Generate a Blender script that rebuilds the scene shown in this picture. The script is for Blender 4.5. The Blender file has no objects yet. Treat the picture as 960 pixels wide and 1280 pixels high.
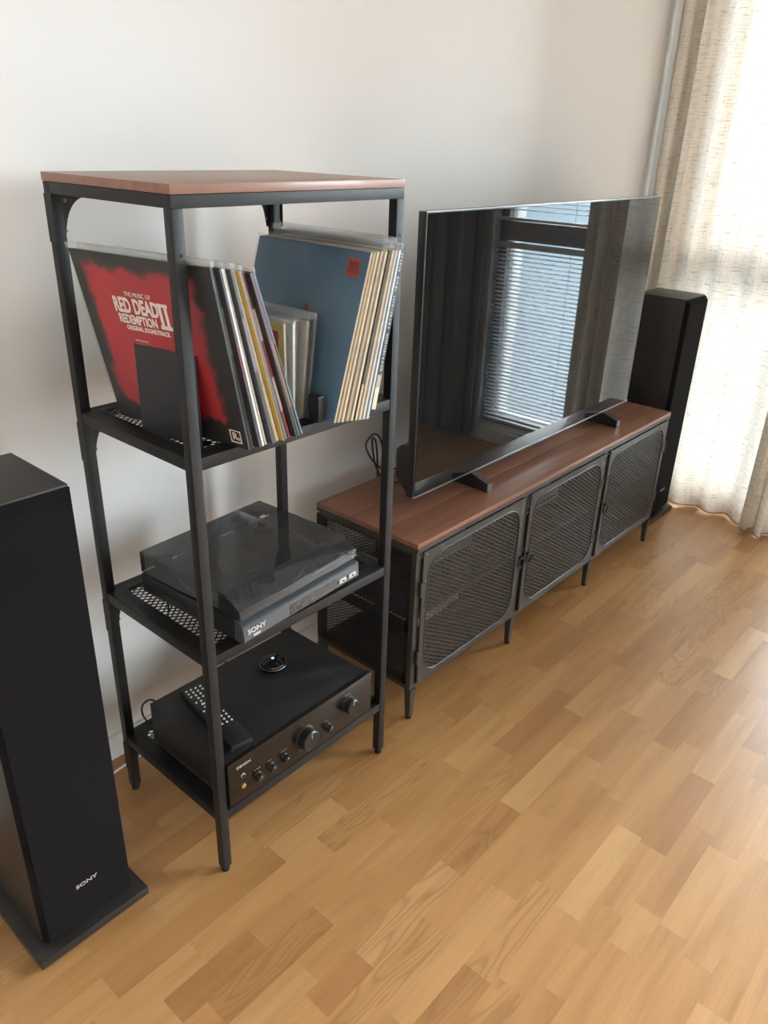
import bpy, bmesh, math, random
from mathutils import Vector, Matrix

random.seed(7)
S = bpy.context.scene
COL = S.collection
PI = math.pi

# ------------------------------------------------------------------ camera
CAMP = Vector((-1.3322, -1.3818, 1.4246))
YAW, PITCH, ROLL, FPX = .7089, .4433, .0332, 980.0


def cam_axes():
    cy, sy, cp, sp = math.cos(YAW), math.sin(YAW), math.cos(PITCH), math.sin(PITCH)
    f = Vector((cy * cp, sy * cp, -sp))
    r = Vector((sy, -cy, 0))
    u = r.cross(f)
    cr, sr = math.cos(ROLL), math.sin(ROLL)
    return cr * r + sr * u, -sr * r + cr * u, f


cam_d = bpy.data.cameras.new('camera')
cam = bpy.data.objects.new('camera', cam_d)
COL.objects.link(cam)
_r, _u, _f = cam_axes()
m = Matrix((( _r.x, _u.x, -_f.x, CAMP.x), (_r.y, _u.y, -_f.y, CAMP.y), (_r.z, _u.z, -_f.z, CAMP.z), (0, 0, 0, 1)))
cam.matrix_world = m
cam_d.sensor_fit = 'VERTICAL'
cam_d.sensor_height = 36.0
cam_d.sensor_width = 27.0
cam_d.lens = FPX / 1280 * 36.0
cam_d.clip_start = .02
S.camera = cam

# ------------------------------------------------------------------ world, light, exposure
W = bpy.data.worlds.new('world')
S.world = W
W.use_nodes = True
nt = W.node_tree
bg = nt.nodes['Background']
tc = nt.nodes.new('ShaderNodeTexCoord')
sx = nt.nodes.new('ShaderNodeSeparateXYZ')
rp = nt.nodes.new('ShaderNodeValToRGB')
nt.links.new(tc.outputs['Generated'], sx.inputs[0])
mr = nt.nodes.new('ShaderNodeMapRange')
mr.inputs['From Min'].default_value = -1
mr.inputs['From Max'].default_value = 1
nt.links.new(sx.outputs['Z'], mr.inputs['Value'])
nt.links.new(mr.outputs[0], rp.inputs[0])
rp.color_ramp.elements[0].position = .47
rp.color_ramp.elements[0].color = (.13, .17, .20, 1)
rp.color_ramp.elements[1].position = .53
rp.color_ramp.elements[1].color = (.91, .96, 1.0, 1)
nt.links.new(rp.outputs[0], bg.inputs['Color'])
bg.inputs['Strength'].default_value = 9.0

vs = S.view_settings
vs.view_transform = 'Standard'
vs.look = 'None'
vs.gamma = 1.0
vs.use_curve_mapping = False
vs.exposure = 2.12
S.cycles.use_denoising = True
S.cycles.max_bounces = 10
S.cycles.diffuse_bounces = 6
S.cycles.glossy_bounces = 5
S.cycles.transmission_bounces = 8
S.cycles.transparent_max_bounces = 24
S.cycles.sample_clamp_indirect = 8.0
S.cycles.caustics_reflective = False
S.cycles.caustics_refractive = False

XW = 2.0        # window wall
YB = .104       # back wall
XL, YR, ZC = -3.2, -4.2, 2.5
WINS = [('window_1', -.70, -.09), ('window_2', -1.30, -.79), ('added_window_3', -4.00, -1.90)]   # y0, y1 of the openings; the last is unseen, added to light the room
ZW0, ZW1 = .085, 2.30


def portal(name, y0, y1):
    d = bpy.data.lights.new(name, 'AREA')
    d.shape = 'RECTANGLE'
    d.size = ZW1 - ZW0
    d.size_y = y1 - y0
    d.cycles.is_portal = True
    o = bpy.data.objects.new(name, d)
    COL.objects.link(o)
    o.matrix_world = Matrix.Translation((XW + .16, (y0 + y1) / 2, (ZW0 + ZW1) / 2)) @ Matrix.Rotation(PI / 2, 4, 'Y')
    return o


for n_, a_, b_ in WINS:
    portal('sky_portal', a_, b_)

# ------------------------------------------------------------------ materials
MATS = {}


def nn(t, kind, **kw):
    n = t.nodes.new(kind)
    for k, v in kw.items():
        if k in n.inputs:
            n.inputs[k].default_value = v
        else:
            setattr(n, k, v)
    return n


def mat(name, col, rough=.5, metal=0., var=.0, vscale=40, bump=0., bscale=300, spec=.5, coat=0., emit=None, sheen=0.):
    if name in MATS:
        return MATS[name]
    M = bpy.data.materials.new(name)
    M.use_nodes = True
    t = M.node_tree
    b = t.nodes['Principled BSDF']
    b.inputs['Base Color'].default_value = (*col, 1)
    b.inputs['Roughness'].default_value = rough
    b.inputs['Metallic'].default_value = metal
    b.inputs['Specular IOR Level'].default_value = spec
    b.inputs['Coat Weight'].default_value = coat
    b.inputs['Sheen Weight'].default_value = sheen
    co = nn(t, 'ShaderNodeTexCoord')
    if var > 0:
        nz = nn(t, 'ShaderNodeTexNoise', Scale=vscale, Detail=4.0)
        t.links.new(co.outputs['Object'], nz.inputs['Vector'])
        rm = nn(t, 'ShaderNodeValToRGB')
        rm.color_ramp.elements[0].position = .3
        rm.color_ramp.elements[1].position = .7
        rm.color_ramp.elements[0].color = (*[c * (1 - var) for c in col], 1)
        rm.color_ramp.elements[1].color = (*[min(1, c * (1 + var)) for c in col], 1)
        t.links.new(nz.outputs['Fac'], rm.inputs[0])
        t.links.new(rm.outputs[0], b.inputs['Base Color'])
    if bump > 0:
        nz = nn(t, 'ShaderNodeTexNoise', Scale=bscale, Detail=3.0)
        t.links.new(co.outputs['Object'], nz.inputs['Vector'])
        bp = nn(t, 'ShaderNodeBump', Strength=bump, Distance=.001)
        t.links.new(nz.outputs['Fac'], bp.inputs['Height'])
        t.links.new(bp.outputs[0], b.inputs['Normal'])
    if emit:
        b.inputs['Emission Color'].default_value = (*emit[0], 1)
        b.inputs['Emission Strength'].default_value = emit[1]
    MATS[name] = M
    return M


def ramp(t, stops):
    r = t.nodes.new('ShaderNodeValToRGB')
    e = r.color_ramp.elements
    while len(e) < len(stops):
        e.new(.5)
    for el, (p, c) in zip(e, stops):
        el.position = p
        el.color = (*c, 1) if len(c) == 3 else c
    return r


def math_n(t, op, a, b=None):
    n = t.nodes.new('ShaderNodeMath')
    n.operation = op
    for i, v in enumerate((a, b)):
        if v is None:
            continue
        if isinstance(v, (int, float)):
            n.inputs[i].default_value = v
        else:
            t.links.new(v, n.inputs[i])
    return n.outputs[0]


def mixc(t, fac, a, b, blend='MIX'):
    n = t.nodes.new('ShaderNodeMix')
    n.data_type = 'RGBA'
    n.blend_type = blend
    for s, v in ((n.inputs[0], fac), (n.inputs[6], a), (n.inputs[7], b)):
        if isinstance(v, (int, float)):
            s.default_value = v
        elif isinstance(v, tuple):
            s.default_value = (*v, 1)
        else:
            t.links.new(v, s)
    return n.outputs[2]


def oak_material():
    M = bpy.data.materials.new('oak_parquet')
    M.use_nodes = True
    t = M.node_tree
    b = t.nodes['Principled BSDF']
    co = nn(t, 'ShaderNodeTexCoord')
    oi = nn(t, 'ShaderNodeObjectInfo')
    ge = nn(t, 'ShaderNodeNewGeometry')
    rnd = math_n(t, 'FRACT', math_n(t, 'ADD', oi.outputs['Random'], ge.outputs['Random Per Island']))
    rnd2 = math_n(t, 'FRACT', math_n(t, 'MULTIPLY', rnd, 17.31))
    rnd3 = math_n(t, 'FRACT', math_n(t, 'MULTIPLY', rnd, 91.7))
    cb = nn(t, 'ShaderNodeCombineXYZ')
    t.links.new(math_n(t, 'MULTIPLY', rnd, 37.0), cb.inputs[0])
    t.links.new(math_n(t, 'MULTIPLY', rnd2, 23.0), cb.inputs[1])
    t.links.new(math_n(t, 'MULTIPLY', rnd3, 11.0), cb.inputs[2])
    ad = nn(t, 'ShaderNodeVectorMath')
    t.links.new(ge.outputs['Position'], ad.inputs[0])
    t.links.new(cb.outputs[0], ad.inputs[1])
    # fine pores
    mp = nn(t, 'ShaderNodeMapping', Scale=(7, 260, 1))
    t.links.new(ad.outputs[0], mp.inputs[0])
    n1 = nn(t, 'ShaderNodeTexNoise', Scale=1.0, Detail=5.0, Roughness=.65)
    t.links.new(mp.outputs[0], n1.inputs['Vector'])
    # cathedral growth rings
    mp2 = nn(t, 'ShaderNodeMapping', Scale=(1.6, 10, 1))
    t.links.new(ad.outputs[0], mp2.inputs[0])
    n2 = nn(t, 'ShaderNodeTexNoise', Scale=1.0, Detail=2.0, Roughness=.5, Distortion=.5)
    t.links.new(mp2.outputs[0], n2.inputs['Vector'])
    rings = math_n(t, 'SINE', math_n(t, 'MULTIPLY', n2.outputs['Fac'], 120.0))
    rings = math_n(t, 'MULTIPLY', math_n(t, 'ADD', rings, 1.0), .5)
    rings = math_n(t, 'POWER', rings, 3.0)
    strong = math_n(t, 'MULTIPLY', math_n(t, 'GREATER_THAN', rnd2, .82), .36)
    strong = math_n(t, 'ADD', strong, .05)
    base = ramp(t, [(0, (.35, .168, .060)), (.12, (.405, .205, .076)), (.5, (.445, .236, .090)), (.86, (.47, .255, .100)), (1, (.55, .325, .142))])
    t.links.new(rnd, base.inputs[0])
    mp3 = nn(t, 'ShaderNodeMapping', Scale=(2.5, 24, 1))
    t.links.new(ad.outputs[0], mp3.inputs[0])
    n3 = nn(t, 'ShaderNodeTexNoise', Scale=1.0, Detail=3.0, Roughness=.55)
    t.links.new(mp3.outputs[0], n3.inputs['Vector'])
    tone = ramp(t, [(.28, (.80, .76, .70)), (.5, (1, 1, 1)), (.72, (1.12, 1.13, 1.16))])
    t.links.new(n3.outputs['Fac'], tone.inputs[0])
    based = mixc(t, 1.0, base.outputs[0], tone.outputs[0], 'MULTIPLY')
    c1 = mixc(t, math_n(t, 'MULTIPLY', n1.outputs['Fac'], .42), based, (.29, .135, .047))
    pore = ramp(t, [(.60, (0, 0, 0)), (.75, (1, 1, 1))])
    t.links.new(n1.outputs['Fac'], pore.inputs[0])
    c1 = mixc(t, math_n(t, 'MULTIPLY', pore.outputs[0], .32), c1, (.20, .095, .035))
    c2 = mixc(t, math_n(t, 'MULTIPLY', rings, strong), c1, (.21, .10, .038))
    t.links.new(c2, b.inputs['Base Color'])
    b.inputs['Roughness'].default_value = .36
    b.inputs['Coat Weight'].default_value = .15
    b.inputs['Coat Roughness'].default_value = .22
    bp = nn(t, 'ShaderNodeBump', Strength=.15, Distance=.0006)
    t.links.new(n1.outputs['Fac'], bp.inputs['Height'])
    t.links.new(bp.outputs[0], b.inputs['Normal'])
    return M


def stained_wood():
    M = bpy.data.materials.new('stained_pine')
    M.use_nodes = True
    t = M.node_tree
    b = t.nodes['Principled BSDF']
    ge = nn(t, 'ShaderNodeTexCoord')
    mp = nn(t, 'ShaderNodeMapping', Scale=(2.2, 55, 55))
    t.links.new(ge.outputs['Object'], mp.inputs[0])
    n1 = nn(t, 'ShaderNodeTexNoise', Scale=1.0, Detail=5.0, Roughness=.6)
    t.links.new(mp.outputs[0], n1.inputs['Vector'])
    mp2 = nn(t, 'ShaderNodeMapping', Scale=(2.5, 9, 9))
    t.links.new(ge.outputs['Object'], mp2.inputs[0])
    n2 = nn(t, 'ShaderNodeTexNoise', Scale=1.0, Detail=2.0)
    t.links.new(mp2.outputs[0], n2.inputs['Vector'])
    r = ramp(t, [(.25, (.165, .068, .040)), (.5, (.235, .103, .062)), (.75, (.305, .140, .086))])
    t.links.new(n1.outputs['Fac'], r.inputs[0])
    c = mixc(t, math_n(t, 'MULTIPLY', n2.outputs['Fac'], .5), r.outputs[0], (.30, .145, .09))
    # a few knots
    vo = nn(t, 'ShaderNodeTexVoronoi', Scale=1.0)
    mp3 = nn(t, 'ShaderNodeMapping', Scale=(3.0, 6, 1))
    t.links.new(ge.outputs['Object'], mp3.inputs[0])
    t.links.new(mp3.outputs[0], vo.inputs['Vector'])
    kn = ramp(t, [(.03, (1, 1, 1)), (.12, (0, 0, 0))])
    t.links.new(vo.outputs['Distance'], kn.inputs[0])
    c = mixc(t, math_n(t, 'MULTIPLY', kn.outputs[0], .6), c, (.10, .032, .018))
    t.links.new(c, b.inputs['Base Color'])
    b.inputs['Roughness'].default_value = .38
    b.inputs['Coat Weight'].default_value = .12
    return M


def linen():
    M = bpy.data.materials.new('linen_curtain')
    M.use_nodes = True
    t = M.node_tree
    for n in list(t.nodes):
        t.nodes.remove(n)
    out = nn(t, 'ShaderNodeOutputMaterial')
    uv = nn(t, 'ShaderNodeUVMap')

    def slub(scale, lo, hi, det=2.0):
        mp = nn(t, 'ShaderNodeMapping', Scale=scale)
        t.links.new(uv.outputs[0], mp.inputs[0])
        n = nn(t, 'ShaderNodeTexNoise', Scale=1.0, Detail=det, Roughness=.6)
        t.links.new(mp.outputs[0], n.inputs['Vector'])
        r = ramp(t, [(lo, (0, 0, 0)), (hi, (1, 1, 1))])
        t.links.new(n.outputs['Fac'], r.inputs[0])
        return r.outputs[0]
    h = slub((15, 430, 1), .57, .66)
    v = slub((430, 11, 1), .58, .68)
    f = math_n(t, 'MINIMUM', math_n(t, 'ADD', h, math_n(t, 'MULTIPLY', v, .6)), 1.0)
    weave = slub((420, 420, 1), .35, .65)
    colr = mixc(t, f, (.82, .765, .69), (.36, .29, .22))
    colr = mixc(t, math_n(t, 'MULTIPLY', weave, .25), colr, (.66, .59, .50))
    tl = nn(t, 'ShaderNodeBsdfTranslucent')
    df = nn(t, 'ShaderNodeBsdfDiffuse')
    tp = nn(t, 'ShaderNodeBsdfTransparent')
    t.links.new(colr, tl.inputs['Color'])
    t.links.new(colr, df.inputs['Color'])
    t.links.new(colr, tp.inputs['Color'])
    m1 = nn(t, 'ShaderNodeMixShader', Fac=.118)
    t.links.new(df.outputs[0], m1.inputs[1])
    t.links.new(tl.outputs[0], m1.inputs[2])
    m2 = nn(t, 'ShaderNodeMixShader')
    fac = math_n(t, 'MULTIPLY', math_n(t, 'SUBTRACT', 1.0, f), .007)
    t.links.new(fac, m2.inputs[0])
    t.links.new(m1.outputs[0], m2.inputs[1])
    t.links.new(tp.outputs[0], m2.inputs[2])
    t.links.new(m2.outputs[0], out.inputs[0])
    return M


def clear_plastic(name, tint, alpha, rough=.15):
    """thin clear film: mostly see-through with a milky share and gloss"""
    M = bpy.data.materials.new(name)
    M.use_nodes = True
    t = M.node_tree
    for n in list(t.nodes):
        t.nodes.remove(n)
    out = nn(t, 'ShaderNodeOutputMaterial')
    p = nn(t, 'ShaderNodeBsdfPrincipled')
    p.inputs['Base Color'].default_value = (*tint, 1)
    p.inputs['Roughness'].default_value = rough
    p.inputs['Specular IOR Level'].default_value = .6
    tp = nn(t, 'ShaderNodeBsdfTransparent')
    tp.inputs['Color'].default_value = (.96, .97, .97, 1)
    co = nn(t, 'ShaderNodeTexCoord')
    nz = nn(t, 'ShaderNodeTexNoise', Scale=18.0, Detail=2.0)
    t.links.new(co.outputs['Object'], nz.inputs['Vector'])
    bp = nn(t, 'ShaderNodeBump', Strength=.35, Distance=.004)
    t.links.new(nz.outputs['Fac'], bp.inputs['Height'])
    t.links.new(bp.outputs[0], p.inputs['Normal'])
    m_ = nn(t, 'ShaderNodeMixShader', Fac=alpha)
    t.links.new(tp.outputs[0], m_.inputs[1])
    t.links.new(p.outputs[0], m_.inputs[2])
    t.links.new(m_.outputs[0], out.inputs[0])
    return M


def smoked_acrylic():
    M = bpy.data.materials.new('smoked_acrylic')
    M.use_nodes = True
    t = M.node_tree
    for n in list(t.nodes):
        t.nodes.remove(n)
    out = nn(t, 'ShaderNodeOutputMaterial')
    gl = nn(t, 'ShaderNodeBsdfGlossy', Roughness=.04)
    gl.inputs['Color'].default_value = (.9, .92, .95, 1)
    tp = nn(t, 'ShaderNodeBsdfTransparent')
    tp.inputs['Color'].default_value = (.40, .41, .42, 1)
    df = nn(t, 'ShaderNodeBsdfDiffuse')
    df.inputs['Color'].default_value = (.075, .077, .080, 1)
    fr = nn(t, 'ShaderNodeFresnel', IOR=1.45)
    a = nn(t, 'ShaderNodeMixShader', Fac=.38)
    t.links.new(tp.outputs[0], a.inputs[1])
    t.links.new(df.outputs[0], a.inputs[2])
    b = nn(t, 'ShaderNodeMixShader')
    t.links.new(fr.outputs[0], b.inputs[0])
    t.links.new(a.outputs[0], b.inputs[1])
    t.links.new(gl.outputs[0], b.inputs[2])
    t.links.new(b.outputs[0], out.inputs[0])
    return M


def window_glass():
    M = bpy.data.materials.new('window_glass')
    M.use_nodes = True
    t = M.node_tree
    for n in list(t.nodes):
        t.nodes.remove(n)
    out = nn(t, 'ShaderNodeOutputMaterial')
    gl = nn(t, 'ShaderNodeBsdfGlossy', Roughness=.01)
    tp = nn(t, 'ShaderNodeBsdfTransparent')
    tp.inputs['Color'].default_value = (.95, .97, .97, 1)
    fr = nn(t, 'ShaderNodeFresnel', IOR=1.3)
    b = nn(t, 'ShaderNodeMixShader')
    t.links.new(fr.outputs[0], b.inputs[0])
    t.links.new(tp.outputs[0], b.inputs[1])
    t.links.new(gl.outputs[0], b.inputs[2])
    t.links.new(b.outputs[0], out.inputs[0])
    return M


def cover_red():
    """red rough-edged printed field on a black sleeve, in local (y, z) of the sleeve"""
    M = bpy.data.materials.new('cover_red_print')
    M.use_nodes = True
    t = M.node_tree
    b = t.nodes['Principled BSDF']
    co = nn(t, 'ShaderNodeTexCoord')
    sp = nn(t, 'ShaderNodeSeparateXYZ')
    t.links.new(co.outputs['Object'], sp.inputs[0])
    nz = nn(t, 'ShaderNodeTexNoise', Scale=22.0, Detail=5.0, Roughness=.6)
    t.links.new(co.outputs['Object'], nz.inputs['Vector'])
    wob = math_n(t, 'MULTIPLY', math_n(t, 'SUBTRACT', nz.outputs['Fac'], .5), .060)
    dy = math_n(t, 'ABSOLUTE', math_n(t, 'SUBTRACT', sp.outputs['Y'], .163))
    dz = math_n(t, 'ABSOLUTE', math_n(t, 'SUBTRACT', sp.outputs['Z'], .165))
    d = math_n(t, 'MAXIMUM', dy, dz)
    d = math_n(t, 'ADD', d, wob)
    r = ramp(t, [(.114, (1, 1, 1)), (.128, (0, 0, 0))])
    t.links.new(d, r.inputs[0])
    n2 = nn(t, 'ShaderNodeTexNoise', Scale=9.0, Detail=3.0)
    t.links.new(co.outputs['Object'], n2.inputs['Vector'])
    red = ramp(t, [(.3, (.36, .010, .016)), (.6, (.50, .020, .030))])
    t.links.new(n2.outputs['Fac'], red.inputs[0])
    c = mixc(t, r.outputs[0], (.014, .012, .013), red.outputs[0])
    t.links.new(c, b.inputs['Base Color'])
    b.inputs['Roughness'].default_value = .42
    return M


def cover_blue():
    M = bpy.data.materials.new('cover_blue_print')
    M.use_nodes = True
    t = M.node_tree
    b = t.nodes['Principled BSDF']
    co = nn(t, 'ShaderNodeTexCoord')
    nz = nn(t, 'ShaderNodeTexNoise', Scale=5.0, Detail=4.0, Roughness=.5)
    t.links.new(co.outputs['Object'], nz.inputs['Vector'])
    r = ramp(t, [(.32, (.075, .16, .25)), (.68, (.16, .25, .34))])
    t.links.new(nz.outputs['Fac'], r.inputs[0])
    t.links.new(r.outputs[0], b.inputs['Base Color'])
    b.inputs['Roughness'].default_value = .35
    return M


def wall_paint():
    M = bpy.data.materials.new('white_wallpaper')
    M.use_nodes = True
    t = M.node_tree
    b = t.nodes['Principled BSDF']
    ge = nn(t, 'ShaderNodeNewGeometry')
    nz = nn(t, 'ShaderNodeTexNoise', Scale=120.0, Detail=4.0, Roughness=.7)
    t.links.new(ge.outputs['Position'], nz.inputs['Vector'])
    n2 = nn(t, 'ShaderNodeTexNoise', Scale=1.6, Detail=2.0)
    t.links.new(ge.outputs['Position'], n2.inputs['Vector'])
    r = ramp(t, [(.3, (.845, .845, .835)), (.7, (.87, .87, .86))])
    t.links.new(n2.outputs['Fac'], r.inputs[0])
    t.links.new(r.outputs[0], b.inputs['Base Color'])
    b.inputs['Roughness'].default_value = .75
    bp = nn(t, 'ShaderNodeBump', Strength=.12, Distance=.001)
    t.links.new(nz.outputs['Fac'], bp.inputs['Height'])
    t.links.new(bp.outputs[0], b.inputs['Normal'])
    return M


OAK = oak_material()
STAIN = stained_wood()
LINEN = linen()
FILM = clear_plastic('clear_film', (.80, .81, .80), .028)
LIP = clear_plastic('clear_film_lip', (.80, .81, .80), .20)
FILM2 = clear_plastic('crinkled_bag', (.72, .74, .73), .15, .22)
SMOKE = smoked_acrylic()
GLASS = window_glass()
REDC = cover_red()
BLUEC = cover_blue()
WALL = wall_paint()
CEIL = mat('ceiling_paint', (.88, .88, .87), .8, var=.02, vscale=3)
WHITE = mat('white_lacquer', (.80, .79, .77), .4, var=.02, vscale=8)
FRAMEG = mat('grey_window_frame', (.30, .30, .31), .4, var=.05, vscale=20)
STEEL = mat('black_powder_steel', (.014, .014, .0145), .48, var=.12, vscale=60, bump=.12, bscale=900, spec=.32)
MESHS = mat('black_side_mesh_steel', (.018, .018, .019), .45, var=.10, vscale=60)
MESHM = mat('black_mesh_steel', (.060, .053, .047), .40, var=.10, vscale=60)
DOORM = mat('dark_grey_steel', (.040, .036, .032), .42, var=.10, vscale=40, bump=.1, bscale=700)
RIVET = mat('rivet_steel', (.16, .15, .14), .35, metal=.7, var=.1, vscale=50)
RUBBER = mat('black_rubber', (.012, .012, .012), .6, var=.1, vscale=50)
HOLE = mat('hole_black', (.004, .004, .004), .8, var=.1, vscale=50)
CABIN = mat('black_vinyl_cabinet', (.022, .020, .019), .40, var=.15, vscale=25, bump=.10, bscale=500, spec=.45)
GRILLE = mat('black_grille_cloth', (.0055, .0048, .0058), .9, var=.2, vscale=900, bump=.25, bscale=1500, spec=.15)
SILVER = mat('silver_print', (.62, .60, .57), .35, metal=.3, var=.03)
TVBACK = mat('tv_black_plastic', (.016, .017, .018), .40, var=.12, vscale=60)
SCREEN = mat('tv_screen_glass', (.008, .009, .010), .022, var=.05, vscale=2, spec=.62)
METALEDGE = mat('brushed_edge', (.33, .33, .34), .28, metal=.9, var=.05, vscale=60)
TTBODY = mat('turntable_black', (.020, .021, .023), .38, var=.1, vscale=50)
TTFASC = mat('turntable_grey_fascia', (.070, .080, .090), .32, metal=.2, var=.06, vscale=50)
TTDARK = mat('turntable_dark_recess', (.022, .020, .020), .25, var=.1, vscale=50)
AMPTOP = mat('amp_black_steel', (.012, .012, .013), .52, var=.35, vscale=14)
AMPFR = mat('amp_black_aluminium', (.045, .038, .032), .27, metal=.75, var=.06, vscale=60)
KNOB = mat('knob_black', (.020, .019, .019), .28, metal=.3, var=.08, vscale=60)
GOLD = mat('gold_pin', (.75, .50, .18), .3, metal=.9, var=.05)
GLOSSB = mat('gloss_black', (.008, .008, .009), .10, var=.1, vscale=40)
BTNW = mat('remote_button_white', (.62, .62, .58), .5, var=.06, vscale=80)
LED = mat('blue_led', (.02, .08, .9), .3, var=.01, emit=((.03, .12, 1.0), 6.0))
PAPERW = mat('paper_white', (.74, .73, .70), .6, var=.04, vscale=30)
VINYL = mat('vinyl_black', (.010, .010, .010), .25, var=.1, vscale=40)
LABELG = mat('label_grey', (.42, .42, .41), .6, var=.05, vscale=40)
CABLE = mat('black_cable', (.010, .010, .010), .5, var=.1, vscale=40)
CABLEW = mat('white_cable', (.70, .69, .66), .5, var=.04, vscale=40)
BLIND = mat('blind_white', (.72, .75, .77), .45, var=.03, vscale=20)
DEVG = mat('device_grey', (.30, .33, .36), .5, var=.05, vscale=30)
DEVW = mat('device_white', (.78, .77, .74), .5, var=.04, vscale=30)
GREYF = mat('grey_curtain_cloth', (.21, .225, .24), .9, var=.08, vscale=300, spec=.1)
REDP = mat('red_print', (.45, .03, .03), .5, var=.1, vscale=60)


def paper(col, rough=.5):
    k = 'sleeve_%02x%02x%02x' % tuple(int(c * 255) for c in col)
    return mat(k, col, rough, var=.10, vscale=55)


# ------------------------------------------------------------------ mesh helpers
def bx(bm, x0, x1, y0, y1, z0, z1, bev=0., seg=2, mtx=None):
    r = bmesh.ops.create_cube(bm, size=1)
    vs_ = r['verts']
    for v in vs_:
        v.co = Vector(((x0 + x1) / 2 + v.co.x * (x1 - x0), (y0 + y1) / 2 + v.co.y * (y1 - y0), (z0 + z1) / 2 + v.co.z * (z1 - z0)))
    if bev > 0:
        es = list({e for v in vs_ for e in v.link_edges})
        rr = bmesh.ops.bevel(bm, geom=es, offset=bev, segments=seg, profile=.6, affect='EDGES')
        vs_ = list({v for f in rr['faces'] for v in f.verts} | {v for v in vs_ if v.is_valid})
    if mtx is not None:
        bmesh.ops.transform(bm, matrix=mtx, verts=[v for v in vs_ if v.is_valid])
    return vs_


def cyl(bm, c, axis, r1, r2, h, seg=20):
    """cone/cylinder from c along axis for h, radius r1 at c and r2 at the far end"""
    q = Vector((0, 0, 1)).rotation_difference(Vector(axis).normalized()).to_matrix().to_4x4()
    M = Matrix.Translation(Vector(c)) @ q @ Matrix.Translation((0, 0, h / 2))
    bmesh.ops.create_cone(bm, cap_ends=True, segments=seg, radius1=r1, radius2=r2, depth=h, matrix=M)


def lathe(bm, c, axis, prof, seg=28):
    q = Vector((0, 0, 1)).rotation_difference(Vector(axis).normalized()).to_matrix()
    c = Vector(c)
    rings = []
    for r, z in prof:
        if r < 1e-6:
            rings.append([bm.verts.new(c + q @ Vector((0, 0, z)))])
        else:
            rings.append([bm.verts.new(c + q @ Vector((r * math.cos(2 * PI * i / seg), r * math.sin(2 * PI * i / seg), z))) for i in range(seg)])
    for a, b in zip(rings, rings[1:]):
        for i in range(seg):
            j = (i + 1) % seg
            if len(a) == 1 and len(b) == 1:
                continue
            if len(a) == 1:
                bm.faces.new((a[0], b[i], b[j]))
            elif len(b) == 1:
                bm.faces.new((a[i], a[j], b[0]))
            else:
                bm.faces.new((a[i], a[j], b[j], b[i]))


def prism(bm, pts, fn, d0, d1):
    """polygon pts (u,v) extruded from depth d0 to d1; fn(u,v,d)->xyz"""
    a = [bm.verts.new(fn(u, v, d0)) for u, v in pts]
    b = [bm.verts.new(fn(u, v, d1)) for u, v in pts]
    bm.faces.new(a)
    bm.faces.new(list(reversed(b)))
    n = len(pts)
    for i in range(n):
        j = (i + 1) % n
        bm.faces.new((a[i], b[i], b[j], a[j]))


def rrect(u0, u1, v0, v1, r, k=7):
    pts = []
    for cx, cy, a0 in ((u1 - r, v1 - r, 0), (u0 + r, v1 - r, PI / 2), (u0 + r, v0 + r, PI), (u1 - r, v0 + r, 1.5 * PI)):
        for i in range(k + 1):
            a = a0 + i * PI / 2 / k
            pts.append((cx + r * math.cos(a), cy + r * math.sin(a)))
    return pts


def frame_plate(bm, outer, inner, r, fn, d0, d1, k=7):
    """plate with a rounded opening; outer/inner = (u0,u1,v0,v1)"""
    u0, u1, v0, v1 = outer
    oc = [(u1, v1), (u0, v1), (u0, v0), (u1, v0)]
    ip = rrect(*inner, r, k)
    for d, flip in ((d0, 0), (d1, 1)):
        O = [bm.verts.new(fn(*p, d)) for p in oc]
        I = [bm.verts.new(fn(*p, d)) for p in ip]
        n = len(I)
        for c in range(4):
            for i in range(k):
                f = (O[c], I[c * (k + 1) + i], I[c * (k + 1) + i + 1])
                bm.faces.new(f if flip else f[::-1])
            f = (O[c], I[c * (k + 1) + k], I[((c + 1) * (k + 1)) % n], O[(c + 1) % 4])
            bm.faces.new(f if flip else f[::-1])
        if d == d0:
            O0, I0 = O, I
    n = len(I)
    for i in range(n):
        j = (i + 1) % n
        bm.faces.new((I0[i], I0[j], I[j], I[i]))
    for i in range(4):
        j = (i + 1) % 4
        bm.faces.new((O0[j], O0[i], O[i], O[j]))


def lattice(bm, poly, cw, ch, bw, fn, d0, d1):
    """diamond lattice of thin bars clipped to a convex polygon (ccw)"""
    us = [p[0] for p in poly]
    vs_ = [p[1] for p in poly]
    uc, vc = (min(us) + max(us)) / 2, (min(vs_) + max(vs_)) / 2
    half = (max(us) - min(us)) / 2 / cw + (max(vs_) - min(vs_)) / 2 / ch
    n = int(half) + 2
    for sgn in (1, -1):
        d = Vector((cw, sgn * ch)).normalized()
        nrm = Vector((-d.y, d.x))
        for i in range(-n, n + 1):
            p = Vector((uc + i * cw, vc))
            t0, t1 = -9., 9.
            for a, b in zip(poly, poly[1:] + poly[:1]):
                e = Vector((b[0] - a[0], b[1] - a[1]))
                inn = Vector((-e.y, e.x))
                den = inn.dot(d)
                num = inn.dot(p - Vector(a))
                if abs(den) < 1e-12:
                    if num < 0:
                        t1 = -99
                    continue
                t = -num / den
                if den > 0:
                    t0 = max(t0, t)
                else:
                    t1 = min(t1, t)
            if t1 - t0 < .002:
                continue
            A, B = p + d * t0, p + d * t1
            prism(bm, [A - nrm * bw / 2, B - nrm * bw / 2, B + nrm * bw / 2, A + nrm * bw / 2], fn, d0, d1)


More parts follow.
